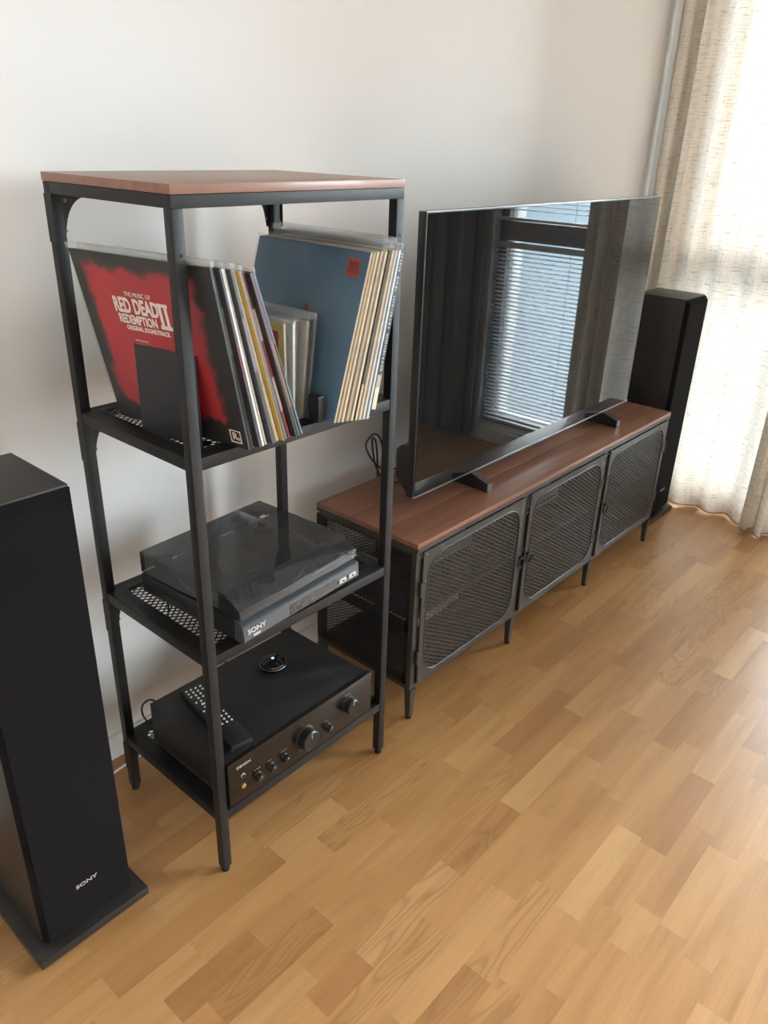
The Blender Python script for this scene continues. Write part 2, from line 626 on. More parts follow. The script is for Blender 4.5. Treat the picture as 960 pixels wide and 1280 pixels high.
def tube(bm, pts, r, seg=8, closed=False):
    pts = [Vector(p) for p in pts]
    n = len(pts)
    rings = []
    up = Vector((.13, .21, .97))
    for i, p in enumerate(pts):
        a = pts[(i - 1) % n] if (closed or i > 0) else p
        b = pts[(i + 1) % n] if (closed or i < n - 1) else p
        t = (b - a).normalized()
        s = t.cross(up)
        if s.length < 1e-4:
            s = t.cross(Vector((1, 0, 0)))
        s.normalize()
        w = s.cross(t)
        rings.append([bm.verts.new(p + r * (math.cos(2 * PI * k / seg) * s + math.sin(2 * PI * k / seg) * w)) for k in range(seg)])
    for i in range(n if closed else n - 1):
        A, B = rings[i], rings[(i + 1) % n]
        for k in range(seg):
            l = (k + 1) % seg
            bm.faces.new((A[k], A[l], B[l], B[k]))
    if not closed:
        bm.faces.new(rings[0][::-1])
        bm.faces.new(rings[-1])


def spline(P, n=10):
    P = [Vector(p) for p in P]
    out = []
    for i in range(len(P) - 1):
        p0, p1, p2, p3 = P[max(i - 1, 0)], P[i], P[i + 1], P[min(i + 2, len(P) - 1)]
        for k in range(n):
            t = k / n
            out.append(.5 * ((2 * p1) + (-p0 + p2) * t + (2 * p0 - 5 * p1 + 4 * p2 - p3) * t * t + (-p0 + 3 * p1 - 3 * p2 + p3) * t ** 3))
    out.append(P[-1])
    return out


def obj(name, bm, material, parent=None, smooth=False, kind=None):
    me = bpy.data.meshes.new(name)
    bmesh.ops.recalc_face_normals(bm, faces=bm.faces)
    bm.to_mesh(me)
    bm.free()
    me.materials.append(material)
    if smooth:
        for p in me.polygons:
            p.use_smooth = True
        try:
            me.set_sharp_from_angle(angle=math.radians(35))
        except Exception:
            pass
    o = bpy.data.objects.new(name, me)
    COL.objects.link(o)
    if parent is not None:
        o.parent = parent
    if kind:
        o['kind'] = kind
    return o


def box(name, x0, x1, y0, y1, z0, z1, material, parent=None, bev=0., kind=None, mtx=None):
    bm = bmesh.new()
    bx(bm, x0, x1, y0, y1, z0, z1, bev, mtx=mtx)
    return obj(name, bm, material, parent, smooth=bev > 0, kind=kind)


def inst(o, parent, loc=None, mtx=None):
    c = o.copy()
    COL.objects.link(c)
    c.parent = parent
    if loc is not None:
        c.location = loc
    if mtx is not None:
        c.matrix_local = mtx
    return c


def thing(name, label, cat, loc=(0, 0, 0), rotz=0., group=None):
    o = bpy.data.objects.new(name, None)
    o.empty_display_size = .05
    COL.objects.link(o)
    o.location = loc
    o.rotation_euler = (0, 0, rotz)
    tag(o, label, cat, group)
    return o


def tag(o, label, cat, group=None):
    o['label'] = label
    o['category'] = cat
    if group:
        o['group'] = group
    return o


def struct(o):
    o['kind'] = 'structure'
    return o


def text(name, s, size, mtx, material, parent, xscale=1., thick=.0003, bold=0., align='CENTER', fit=None):
    cu = bpy.data.curves.new(name, 'FONT')
    cu.body = s
    cu.size = size
    cu.extrude = thick
    cu.offset = bold
    cu.align_x = align
    cu.align_y = 'CENTER'
    cu.resolution_u = 3
    tmp = bpy.data.objects.new(name, cu)
    COL.objects.link(tmp)
    dg = bpy.context.evaluated_depsgraph_get()
    me = bpy.data.meshes.new_from_object(tmp.evaluated_get(dg))
    bpy.data.objects.remove(tmp)
    bpy.data.curves.remove(cu)
    if fit:
        xs = [v.co.x for v in me.vertices]
        ys = [v.co.y for v in me.vertices]
        me.transform(Matrix.Translation((-(min(xs) + max(xs)) / 2, -(min(ys) + max(ys)) / 2, 0)))
        me.transform(Matrix.Diagonal((fit[0] / (max(xs) - min(xs)), fit[1] / (max(ys) - min(ys)), 1, 1)))
    me.transform(mtx @ Matrix.Diagonal((xscale, 1, 1, 1)))
    me.materials.clear()
    me.materials.append(material)
    me.name = name
    o = bpy.data.objects.new(name, me)
    COL.objects.link(o)
    o.parent = parent
    return o


def basis(origin, xa, ya):
    xa, ya = Vector(xa).normalized(), Vector(ya).normalized()
    za = xa.cross(ya)
    return Matrix(((xa.x, ya.x, za.x, origin[0]), (xa.y, ya.y, za.y, origin[1]), (xa.z, ya.z, za.z, origin[2]), (0, 0, 0, 1)))


FRONT = lambda x, y, z: basis((x, y, z), (1, 0, 0), (0, 0, 1))      # writing on a face that looks to -y
XZ = lambda u, v, d: (u, d, v)
YZ = lambda u, v, d: (d, u, v)
XY = lambda u, v, d: (u, v, d)

# ================================================================== ROOM
T = .12
bm = bmesh.new()
bx(bm, XL - T, XW + .3, YB, YB + T, 0, ZC)
struct(obj('wall_back', bm, WALL))
bm = bmesh.new()
bx(bm, XL - T, XL, YR, YB, 0, ZC)
struct(obj('wall_left', bm, WALL))
bm = bmesh.new()
bx(bm, XL - T, XW + .3, YR - T, YR, 0, ZC)
struct(obj('wall_rear', bm, WALL))
bm = bmesh.new()
bx(bm, XL - T, XW + .3, YR - T, YB + T, ZC, ZC + .12)
struct(obj('ceiling', bm, CEIL))
bm = bmesh.new()
edges_y = [YR] + [v for n_, a_, b_ in sorted(WINS, key=lambda w: w[1]) for v in (a_, b_)] + [YB]
for i in range(0, len(edges_y), 2):
    bx(bm, XW, XW + .28, edges_y[i], edges_y[i + 1], 0, ZC)
for n_, a_, b_ in WINS:
    bx(bm, XW, XW + .28, a_, b_, 0, ZW0)
    bx(bm, XW, XW + .28, a_, b_, ZW1, ZC)
struct(obj('wall_right', bm, WALL))

box_bb = box('baseboard_back', XL, XW, YB - .012, YB, 0, .068, WHITE, bev=.003)
struct(box_bb)
bb2 = box('baseboard_right', XW - .012, XW, YR, YB - .012, 0, .068, WHITE, bev=.003)
struct(bb2)


def window(name, y0, y1):
    w = bpy.data.objects.new(name, None)
    COL.objects.link(w)
    w.location = (XW, (y0 + y1) / 2, ZW0)
    struct(w)
    bm = bmesh.new()
    fx0, fx1, b = .06, .13, .045
    h = ZW1 - ZW0
    a, c = -(y1 - y0) / 2, (y1 - y0) / 2
    bx(bm, fx0, fx1, a, a + b, 0, h)
    bx(bm, fx0, fx1, c - b, c, 0, h)
    bx(bm, fx0, fx1, a + b, c - b, 0, b)
    bx(bm, fx0, fx1, a + b, c - b, h - b, h)
    bx(bm, fx0 - .01, fx1, a + b, c - b, 1.005 - ZW0, 1.095 - ZW0)
    obj('window_frame', bm, FRAMEG, w)
    for z0, z1 in ((b, 1.005 - ZW0), (1.095 - ZW0, h - b)):
        bm = bmesh.new()
        bx(bm, .09, .096, a + b, c - b, z0, z1)
        obj('pane', bm, GLASS, w)
    return w


for n_, a_, b_ in WINS:
    window(n_, a_, b_)


# floor of short oak blocks
floor_bm = bmesh.new()
bx(floor_bm, XL - T, XW + .3, YR - T, YB + T, -.06, -.004)
floor = struct(obj('floor', floor_bm, mat('oak_underlay', (.10, .05, .02), .7, var=.1, vscale=20)))
PW = .0605


def in_view(x0, x1, y0, y1):
    for i in range(5):
        for j in range(3):
            d = Vector((x0 + (x1 - x0) * i / 4, y0 + (y1 - y0) * j / 2, 0)) - CAMP
            z = d.dot(_f)
            if z > .1:
                u, v = 480 + FPX * d.dot(_r) / z, 640 - FPX * d.dot(_u) / z
                if -5 < u < 965 and -5 < v < 1285:
                    return True
    return False


def seen_area(x0, x1, y0, y1):
    pts = []
    for x, y in ((x0, y0), (x1, y0), (x1, y1), (x0, y1)):
        d = Vector((x, y, 0)) - CAMP
        z = max(d.dot(_f), .05)
        pts.append((FPX * d.dot(_r) / z, FPX * d.dot(_u) / z))
    return abs(sum(a[0] * b[1] - b[0] * a[1] for a, b in zip(pts, pts[1:] + pts[:1]))) / 2


rest = bmesh.new()
ny = int((YB - .012 - YR) / PW) + 1
G = .00006
planks = []
for k in range(ny):
    y1 = YB - .012 - k * PW
    y0 = y1 - PW
    x = XL - random.uniform(0, .35)
    while x < XW:
        L = random.choice((.12, .20, .24, .26, .28, .30, .34, .40)) * random.uniform(.95, 1.05)
        a, b = max(x, XL), min(x + L, XW)
        x += L
        if b - a < .02:
            continue
        planks.append((seen_area(a, b, y0, y1) if in_view(a, b, y0, y1) else -1, a, b, y0, y1))
planks.sort(reverse=True)
for i, (ar, a, b, y0, y1) in enumerate(planks):
    if i < 300 and ar > 0:
        bm = bmesh.new()
        bx(bm, -(b - a) / 2 + G, (b - a) / 2 - G, -PW / 2 + G, PW / 2 - G, -.004, 0)
        o = obj('plank', bm, OAK, floor)
        o.location = ((a + b) / 2, (y0 + y1) / 2, random.uniform(-.0001, .0001))
    else:
        bx(rest, a + G, b - G, y0 + G, y1 - G, -.004, 0)
obj('plank_field', rest, OAK, floor, kind='stuff')


# ================================================================== CURTAINS
def curtain(name, label, y0, y1, xfun, ztop, zbot, nseg, fabric=None):
    """y0 (start) to y1, x from xfun(t, h) with h 0 at the floor and 1 at the rail"""
    NZ = 40
    bm = bmesh.new()
    uvl = bm.loops.layers.uv.new('UVMap')
    grid, arc = [], [0.]
    for i in range(nseg + 1):
        t = i / nseg
        col = []
        for j in range(NZ + 1):
            h = j / NZ
            x, dy = xfun(t, h)
            z = zbot + (ztop - zbot) * h + (.004 * math.sin(t * 41) if j == 0 else 0)
            col.append(bm.verts.new((x, y0 + (y1 - y0) * t + dy, z)))
        if grid:
            arc.append(arc[-1] + (col[NZ // 2].co - grid[-1][NZ // 2].co).length)
        grid.append(col)
    for i in range(nseg):
        for j in range(NZ):
            f = bm.faces.new((grid[i][j], grid[i + 1][j], grid[i + 1][j + 1], grid[i][j + 1]))
            for l, (a, b) in zip(f.loops, ((i, j), (i + 1, j), (i + 1, j + 1), (i, j + 1))):
                l[uvl].uv = (arc[a], (ztop - zbot) * b / NZ)
    o = obj('drape', bm, fabric or LINEN, smooth=False)
    for p in o.data.polygons:
        p.use_smooth = True
    root = thing(name, label, 'curtain', (XW - .06, (y0 + y1) / 2, 0))
    o.parent = root
    o.matrix_parent_inverse = Matrix.Translation(root.location).inverted()
    # hem strip along the floor, its shadow line put into the dark colour
    bm = bmesh.new()
    row = [g[0].copy() if False else (o.data.vertices[i * (NZ + 1)].co.copy()) for i, g in enumerate(grid)]
    for a, b in zip(row, row[1:]):
        vs_ = [bm.verts.new(p) for p in (a + Vector((-.0025, 0, 0)), b + Vector((-.0025, 0, 0)), b + Vector((-.0025, 0, .006)), a + Vector((-.0025, 0, .006)))]
        bm.faces.new(vs_)
    bmesh.ops.remove_doubles(bm, verts=bm.verts, dist=1e-5)
    he = obj('hem', bm, mat('hem_shadow_line', (.36, .30, .24), .8, var=.1, vscale=80), root)
    he.matrix_parent_inverse = Matrix.Translation(root.location).inverted()
    return root


def fold_a(t, h):
    # dense folds beside the corner, flatter towards the second panel
    dens = math.exp(-t * 3.2)
    ph = 2 * PI * (6.2 * t ** .72)
    amp = .012 + .026 * dens + .006 * (1 - h)
    x = 1.935 + amp * math.sin(ph + .5 * math.sin(3 * h)) + .010 * math.sin(17 * t + 2.2 * (1 - h)) * (1 - h) ** 2
    dy = .012 * dens * math.sin(2 * ph + 1.0)
    return x, dy


def fold_b(t, h):
    x = 1.875 + .026 * math.sin(2 * PI * 2.3 * t + 2.4) + .012 * math.sin(9 * t + 3 * h) * (1 - h)
    return x, .010 * math.sin(2 * PI * 4.6 * t)


curtain('curtain', 'linen-textured cream curtain hanging in the corner behind the far black speaker', .050, -.640, fold_a, 2.417, .008, 150)
curtain('curtain', 'cream curtain panel overlapping in front, its hem bulging onto the oak floor', -.585, -.725, fold_b, 2.417, .006, 70)


def fold_c(t, h):
    x = 1.945 + .015 * math.sin(2 * PI * 4.5 * t) + .006 * math.sin(23 * t + 2 * h)
    return x, .010 * math.sin(2 * PI * 11 * t)


curtain('curtain', 'dark grey curtain beside the blind window, mirrored dimly in the screen', -1.315, -1.880, fold_c, 2.417, .006, 120, GREYF)
rod = thing('curtain_rail', 'white ceiling rail that carries the cream curtains', 'curtain rail', (XW - .09, -.9, ZC))
box('rail', -.06, .06, -1.1, .98, -.03, 0, WHITE, rod, bev=.004)
bm = bmesh.new()
for i in range(38):
    bx(bm, -.045, .045, .93 - i * .05 - .003, .93 - i * .05 + .003, -.085, -.03)
obj('hook', bm, WHITE, rod, kind='stuff')


# ================================================================== BLINDS
def blind(label, y0, y1, z0, z1, group=None):
    root = thing('venetian_blind', label, 'blind', (XW + .03, (y0 + y1) / 2, z1))
    w = (y1 - y0) - .012
    box('head_rail', -.015, .015, -w / 2, w / 2, -.025, 0, BLIND, root, bev=.002)
    pitch = .0195
    bm = bmesh.new()
    n = 6
    prev = None
    for s in range(n + 1):
        u = -.0125 + .025 * s / n
        z = .0022 * (1 - (u / .0125) ** 2)
        cur = [bm.verts.new((u, -w / 2, z)), bm.verts.new((u, w / 2, z)), bm.verts.new((u, w / 2, z - .0004)), bm.verts.new((u, -w / 2, z - .0004))]
        if prev:
            for k in range(4):
                l = (k + 1) % 4
                bm.faces.new((prev[k], prev[l], cur[l], cur[k]))
        prev = cur
    proto = obj('slat', bm, BLIND, root)
    N = int((z1 - z0 - .05) / pitch)
    for i in range(N):
        o = proto if i == 0 else inst(proto, root)
        o.location = (0, 0, -.04 - i * pitch)
        o.rotation_euler = (0, math.radians(-6), 0)
    box('bottom_rail', -.013, .013, -w / 2, w / 2, -(z1 - z0), -(z1 - z0) + .012, BLIND, root, bev=.002)
    for s in (-1, 1):
        bm = bmesh.new()
        tube(bm, [(-.014, s * w * .33, -.02), (-.014, s * w * .33, -(z1 - z0) + .01)], .0012, 6)
        obj('cord', bm, BLIND, root)
    return root


blind('white venetian blind over the lower pane of the uncurtained window, mirrored in the screen', -1.30, -.79, .11, 1.0)
blind('white venetian blind over the upper pane of the uncurtained window, mirrored along the screen top', -1.30, -.79, 1.10, 2.28)


# ================================================================== RACK (tall shelf unit)
RX, RY = -.6446, -.379          # front-left corner on the floor
RW, RD, LG = .51, .362, .020
SH = (.945, .552, .165)         # shelf tops


def make_rack():
    r = thing('shelf_unit', 'tall open black steel shelf unit with brown wooden top and mesh shelves', 'shelf', (RX, RY, 0))
    # wooden top board
    tb = box('wooden_top', -.001, RW + .001, -.001, RD + .001, 1.346, 1.360, STAIN, r, bev=.0015)
    # top frame
    bm = bmesh.new()
    for a in ((0, RW, 0, .02), (0, RW, RD - .02, RD), (0, .02, .02, RD - .02), (RW - .02, RW, .02, RD - .02)):
        bx(bm, *a, 1.327, 1.3455, .0012)
    obj('top_frame', bm, STEEL, r, smooth=True)
    legs = []
    for i, (lx, ly) in enumerate(((0, 0), (RW - LG, 0), (0, RD - LG), (RW - LG, RD - LG))):
        lg = box('leg', lx, lx + LG, ly, ly + LG, .014, 1.327, STEEL, r, bev=.0012)
        bm = bmesh.new()
        cyl(bm, (lx + LG / 2, ly + LG / 2, 0), (0, 0, 1), .009, .010, .015, 16)
        obj('foot', bm, RUBBER, lg, smooth=True)
        if ly == 0:
            bm = bmesh.new()
            cyl(bm, (lx + LG / 2 + .001, ly + .0006, 1.263), (0, -1, 0), .0028, .0028, .001, 12)
            obj('screw_hole', bm, HOLE, lg)
        legs.append(lg)
    # mesh shelf prototype (origin at its top surface)
    e = .028
    proto = None
    for z in SH:
        if proto is None:
            bm = bmesh.new()
            frame_plate(bm, (.012, RW - .012, .012, RD - .012), (.035, RW - .035, .035, RD - .035), .012, XY, -.0025, -.0005)
            for a in ((LG, RW - LG, .001, .014), (LG, RW - LG, RD - .014, RD - .001), (.001, .014, LG, RD - LG), (RW - .014, RW - .001, LG, RD - LG)):
                bx(bm, *a, -.022, 0, .001)
            sh = obj('shelf', bm, STEEL, r, smooth=True)
            bm = bmesh.new()
            lattice(bm, rrect(.034, RW - .034, .034, RD - .034, .012), .0170, .0135, .0028, XY, -.0028, -.0016)
            me = obj('mesh_panel', bm, MESHS, sh, kind='stuff')
            # raised lip around the mesh
            bm = bmesh.new()
            frame_plate(bm, (.030, RW - .030, .030, RD - .030), (.036, RW - .036, .036, RD - .036), .012, XY, -.0005, .0006)
            lp = obj('lip', bm, STEEL, sh)
            proto = (sh, me, lp)
            sh.location = (0, 0, z)
        else:
            c = inst(proto[0], r, (0, 0, z))
            inst(proto[1], c)
            inst(proto[2], c)
    # curved gusset brackets at the rear legs, under the top and every shelf
    zz = [1.327] + [s - .022 for s in SH]
    for z in zz:
        for side in (0, 1):
            bm = bmesh.new()
            w, h = .052, .078
            pts = [(0, 0), (w, 0)]
            for i in range(1, 9):
                a = i / 9 * PI / 2
                pts.append((w - (w - .008) * math.sin(a), -h + (h - .008) * math.cos(a) if i < 9 else -h))
            pts += [(.006, -h), (0, -h)]
            sg = 1 if side == 0 else -1
            x0 = LG if side == 0 else RW - LG
            prism(bm, [(x0 + sg * u, z + v) for u, v in pts], XZ, RD - .004, RD - .0015)
            # flap screwed to the outside of the leg
            if side == 0:
                bx(bm, -.0015, 0, RD - .024, RD, z - h, z)
            else:
                bx(bm, RW, RW + .0015, RD - .024, RD, z - h, z)
            g = obj('corner_bracket', bm, STEEL, r)
            bm = bmesh.new()
            cyl(bm, (x0 + sg * .012, RD - .004, z - .012), (0, -1, 0), .0045, .0030, .002, 12)
            obj('screw', bm, RIVET, g)
            bm = bmesh.new()
            cyl(bm, (x0 + sg * .008, RD - .004, z - .062), (0, -1, 0), .0035, .0025, .002, 12)
            obj('screw', bm, RIVET, g)
    return r


make_rack()


# ================================================================== TV BENCH
BL, BD = 1.495, .352


def make_bench():
    r = thing('tv_bench', 'low black steel media bench with brown wooden top and three mesh doors', 'tv bench', (0, -BD, 0))
    D = BD
    # wooden top: three long boards glued edge to edge
    for i, (a, b) in enumerate(((0, .118), (.118, .236), (.236, D))):
        o = box('top_board', 0, BL, a + .0002, b - .0002, .526, .540, STAIN, r, bev=.0018)
    xs = (0.0, .485, .985, BL - .02)
    # carcass frame
    bm = bmesh.new()
    for y0, y1 in ((0, .018), (D - .018, D)):
        bx(bm, 0, BL, y0, y1, .516, .5258)
    bx(bm, 0, .02, .018, D - .018, .508, .5258)
    bx(bm, BL - .02, BL, .018, D - .018, .508, .5258)
    bx(bm, .0, BL, .004, D - .002, .100, .112)
    obj('carcass', bm, DOORM, r)
    for x0, x1 in ((0, .020), (.484, .512), (.984, 1.008), (BL - .020, BL)):
        box('front_post', x0, x1, .003, .018, .112, .516, DOORM, r)
    for x0, x1 in ((0, .020), (BL - .020, BL)):
        box('rear_post', x0, x1, D - .02, D, .112, .508, STEEL, r)
    # partitions and inner shelves
    for x in (.498, .996):
        box('partition', x - .003, x + .003, .018, D - .004, .112, .516, STEEL, r)
    for x0, x1 in ((.020, .495), (.501, .993), (.999, BL - .020)):
        bm = bmesh.new()
        bx(bm, x0, x1, .035, D - .006, .300, .303)
        bx(bm, x0, x1, .035, .038, .286, .300)
        obj('inner_shelf', bm, DOORM, r)
    # side panels: two mesh fields each
    for x0, x1 in ((.001, .004), (BL - .004, BL - .001)):
        bm = bmesh.new()
        for a in ((.02, D - .02, .503, .510), (.02, D - .02, .275, .307), (.02, D - .02, .112, .140)):
            bx(bm, x0, x1, a[0], a[1], a[2], a[3])
        bx(bm, x0, x1, .02, .030, .112, .508)
        bx(bm, x0, x1, D - .030, D - .02, .112, .508)
        sp = obj('side_panel', bm, STEEL, r)
        for z0, z1 in ((.305, .505), (.138, .277)):
            bm = bmesh.new()
            lattice(bm, [(.028, z0), (D - .028, z0), (D - .028, z1), (.028, z1)], .0150, .0092, .0020, YZ, x0 + .0005, x1 - .0005)
            obj('mesh_panel', bm, MESHS, sp, kind='stuff')
    # tapered legs with round feet
    for ly in (0, D - .022):
        for lx in (.001, .488, .986, BL - .023):
            bm = bmesh.new()
            y0 = ly
            t0 = [(lx, y0), (lx + .022, y0), (lx + .022, y0 + .022), (lx, y0 + .022)]
            k = .004
            b0 = [(lx + k, y0 + k), (lx + .022 - k, y0 + k), (lx + .022 - k, y0 + .022 - k), (lx + k, y0 + .022 - k)]
            A = [bm.verts.new((*p, .100)) for p in t0]
            B = [bm.verts.new((*p, .010)) for p in b0]
            bm.faces.new(A)
            bm.faces.new(B[::-1])
            for i in range(4):
                j = (i + 1) % 4
                bm.faces.new((A[i], B[i], B[j], A[j]))
            lg = obj('leg', bm, DOORM, r)
            bm = bmesh.new()
            cyl(bm, (lx + .011, y0 + .011, 0), (0, 0, 1), .0085, .0085, .0105, 16)
            obj('foot', bm, RUBBER, lg, smooth=True)
    # doors
    DW, Z0, Z1 = .462, .116, .513
    ins = .034

    def door_parts(parent, hinge):
        """door in local x 0..DW, hinge -1 left or +1 right"""
        dm = bmesh.new()
        frame_plate(dm, (0, DW, Z0, Z1), (ins * .6, DW - ins * .6, Z0 + .018, Z1 - .020), .062, XZ, -.004, 0)
        d = obj('door', dm, DOORM, parent)
        lm = bmesh.new()
        lattice(lm, rrect(ins * .6 - .002, DW - ins * .6 + .002, Z0 + .016, Z1 - .018, .062), .0200, .0125, .0034, XZ, -.0026, -.0008)
        obj('mesh_panel', lm, MESHM, d, kind='stuff')
        # raised bead around the opening
        rp_ = rrect(ins * .6 - .001, DW - ins * .6 + .001, Z0 + .017, Z1 - .019, .062)
        tb = bmesh.new()
        tube(tb, [(u, -.004, v) for u, v in rp_], .0022, 6, closed=True)
        obj('bead', tb, DOORM, d, smooth=True)
        for (u, v) in ((.010, Z0 + .010), (DW - .010, Z0 + .010), (.010, Z1 - .010), (DW - .010, Z1 - .010),
                       (.075, Z1 - .010), (DW - .075, Z1 - .010), (.075, Z0 + .010), (DW - .075, Z0 + .010),
                       (.010, Z1 - .085), (DW - .010, Z1 - .085), (.010, Z0 + .085), (DW - .010, Z0 + .085)):
            b_ = bmesh.new()
            lathe(b_, (u, -.004, v), (0, -1, 0), [(.0042, 0), (.0036, .0016), (.0018, .0026), (0, .003)], 10)
            obj('rivet', b_, RIVET, d, smooth=True)
        hx = -.006 if hinge < 0 else DW + .006
        for hz in (Z0 + .085, Z1 - .105):
            b_ = bmesh.new()
            cyl(b_, (hx, -.004, hz - .02), (0, 0, 1), .0042, .0042, .042, 12)
            bx(b_, min(hx, hx - hinge * .016), max(hx, hx - hinge * .016), -.006, -.003, hz - .016, hz + .018)
            obj('hinge', b_, DOORM, d, smooth=True)
        rx = DW + .002 if hinge < 0 else .0105
        b_ = bmesh.new()
        tube(b_, [(rx + .0165 * math.cos(a), -.011, .302 + .0165 * math.sin(a)) for a in [i * 2 * PI / 20 for i in range(20)]], .0026, 6, closed=True)
        ring = obj('pull_ring', b_, STEEL, d, smooth=True)
        b_ = bmesh.new()
        bx(b_, rx - .005, rx + .005, -.0135, -.003, .312, .322, .001)
        obj('ring_lug', b_, STEEL, ring)
        return d
    for x0, hinge, ang in ((.021, -1, 0), (.5165, 1, 0), (1.0105, 1, 0)):
        d = door_parts(r, hinge)
        d.location = (x0, -.0005, 0)
    # rivets along the top rail and posts
    for lx in (.010, .498, .996, BL - .010):
        for z in (.50, .47, .36, .25, .14):
            b_ = bmesh.new()
            lathe(b_, (lx, .003, z), (0, -1, 0), [(.0036, 0), (.003, .0014), (0, .0024)], 10)
            obj('rivet', b_, RIVET, r, smooth=True)
    return r


make_bench()

# things glimpsed behind the mesh doors
g = thing('media_box', 'grey flat device behind the left mesh door on the inner shelf', 'device', (.385, -.135, .303))
box('case', -.095, .095, -.055, .055, .004, .044, DEVG, g, bev=.004)
bm = bmesh.new()
for sx_ in (-.07, .07):
    for sy_ in (-.035, .035):
        cyl(bm, (sx_, sy_, 0), (0, 0, 1), .007, .007, .005, 10)
obj('feet', bm, RUBBER, g)
g = thing('cardboard_box', 'white box with red print behind the left mesh door, on the bench bottom', 'box', (.335, -.125, .112), .05)
box('carton', -.115, .115, -.055, .055, 0, .072, DEVW, g, bev=.004)
box('printed_band', -.1155, -.055, -.0556, .0556, .045, .0725, REDP, g)
g = thing('game_console', 'light grey flat device behind the middle mesh door on the inner shelf', 'device', (.866, -.135, .299))
box('case', -.12, .12, -.065, .065, .004, .050, DEVG, g, bev=.006)
box('front_strip', -.10, .10, -.0655, -.064, .020, .026, GLOSSB, g)
g = thing('router', 'grey upright device behind the right mesh door on the inner shelf', 'device', (1.12, -.17, .303))
box('case', -.045, .045, -.02, .02, .0, .11, DEVG, g, bev=.005)
box('foot_plate', -.05, .05, -.03, .03, .0, .006, TVBACK, g)


# ================================================================== TELEVISION
def make_tv():
    x0, x1, z0, z1, yf = .126, 1.368, .583, 1.283, -.228
    r = thing('television', 'large flat black television standing on the wooden bench, mirroring a window', 'television', ((x0 + x1) / 2, yf, .54))
    w, zb, zt = (x1 - x0) / 2, z0 - .54, z1 - .54
    box('panel', -w, w, .001, .024, zb, zt, TVBACK, r, bev=.002)
    box('screen', -w + .006, w - .006, -.0005, .0012, zb + .0042, zt - .004, SCREEN, r)
    bm = bmesh.new()
    bx(bm, -w, w, -.002, .004, zb - .001, zb + .004)
    obj('bezel', bm, METALEDGE, r)
    box('top_edge', -w, w, -.001, .004, zt - .0015, zt + .001, METALEDGE, r)
    bm = bmesh.new()
    prism(bm, [(.024, zb + .004), (.064, zb + .045), (.064, zb + .120), (.050, zb + .135), (.024, zb + .140)], lambda u, v, d: (d, u, v), -w + .004, w - .03)
    obj('rear_housing', bm, TVBACK, r)
    # status lamp bump under the screen
    box('sensor', -.03, .03, -.001, .006, zb - .007, zb - .001, TVBACK, r, bev=.001)
    for fx in (.392 - (x0 + x1) / 2, 1.180 - (x0 + x1) / 2):
        bm = bmesh.new()
        yy = yf
        pts = [(-.290 - yy, .0), (-.290 - yy, .024), (-.226 - yy, zb + .002), (-.190 - yy, zb + .002), (-.100 - yy, .012), (-.100 - yy, .0)]
        prism(bm, pts, lambda u, v, d: (d, u, v), fx - .011, fx + .011)
        ft = obj('stand_foot', bm, TVBACK, r)
        box('foot_cap', fx - .0112, fx + .0112, -.2915 - yy, -.289 - yy, .001, .0235, METALEDGE, ft)
    return r


make_tv()


# ================================================================== LOUDSPEAKERS
def make_speaker(label, cx, loc_y=-.305):
    """floor-standing speaker, base front at y = loc_y"""
    r = thing('floor_speaker', label, 'speaker', (cx, loc_y + .13, 0))
    f = -.13
    box('base_plate', -.115, .115, f, f + .26, .004, .024, CABIN, r, bev=.003)
    for sx_ in (-.095, .095):
        for y_ in (f + .02, f + .24):
            bm = bmesh.new()
            cyl(bm, (sx_, y_, 0), (0, 0, 1), .012, .012, .0045, 14)
            obj('foot', bm, RUBBER, r)
    bm = bmesh.new()
    bx(bm, -.0925, .0925, f + .032, f + .222, .024, .922, .0012)
    obj('cabinet', bm, CABIN, r, smooth=True)
    # grille with chamfered front edges
    bm = bmesh.new()
    x0, x1, z0, z1, c = -.0925, .0925, .034, .918, .015
    yb, yf = f + .0318, f + .014
    ring = lambda y, k, kt: [bm.verts.new(p) for p in ((x0 + k, y, z0 + k), (x1 - k, y, z0 + k), (x1 - k, y, z1 - kt), (x0 + k, y, z1 - kt))]
    A = ring(yb, 0, 0)
    B = ring(yb - .004, 0, 0)
    Cc = ring(yf, .007, c)
    for P, Q in ((A, B), (B, Cc)):
        for i in range(4):
            j = (i + 1) % 4
            bm.faces.new((P[i], P[j], Q[j], Q[i]))
    bm.faces.new(Cc)
    bm.faces.new(A[::-1])
    g = obj('grille', bm, GRILLE, r)
    text('badge_lettering', 'SONY', .0120, FRONT(0, yf - .0006, .130), SILVER, g, xscale=1.35, bold=.0002)
    # rear reflex port and terminal
    bm = bmesh.new()
    lathe(bm, (0, f + .222, .62), (0, 1, 0), [(.034, 0), (.034, .003), (.026, .004), (.022, -.001)], 24)
    obj('port_ring', bm, RUBBER, r, smooth=True)
    box('terminal_plate', -.04, .04, f + .2215, f + .225, .12, .20, RUBBER, r, bev=.002)
    return r


make_speaker('black floor-standing speaker beside the tall open shelf unit', -.896)
make_speaker('black floor-standing speaker between the media bench and the curtain', 1.732)


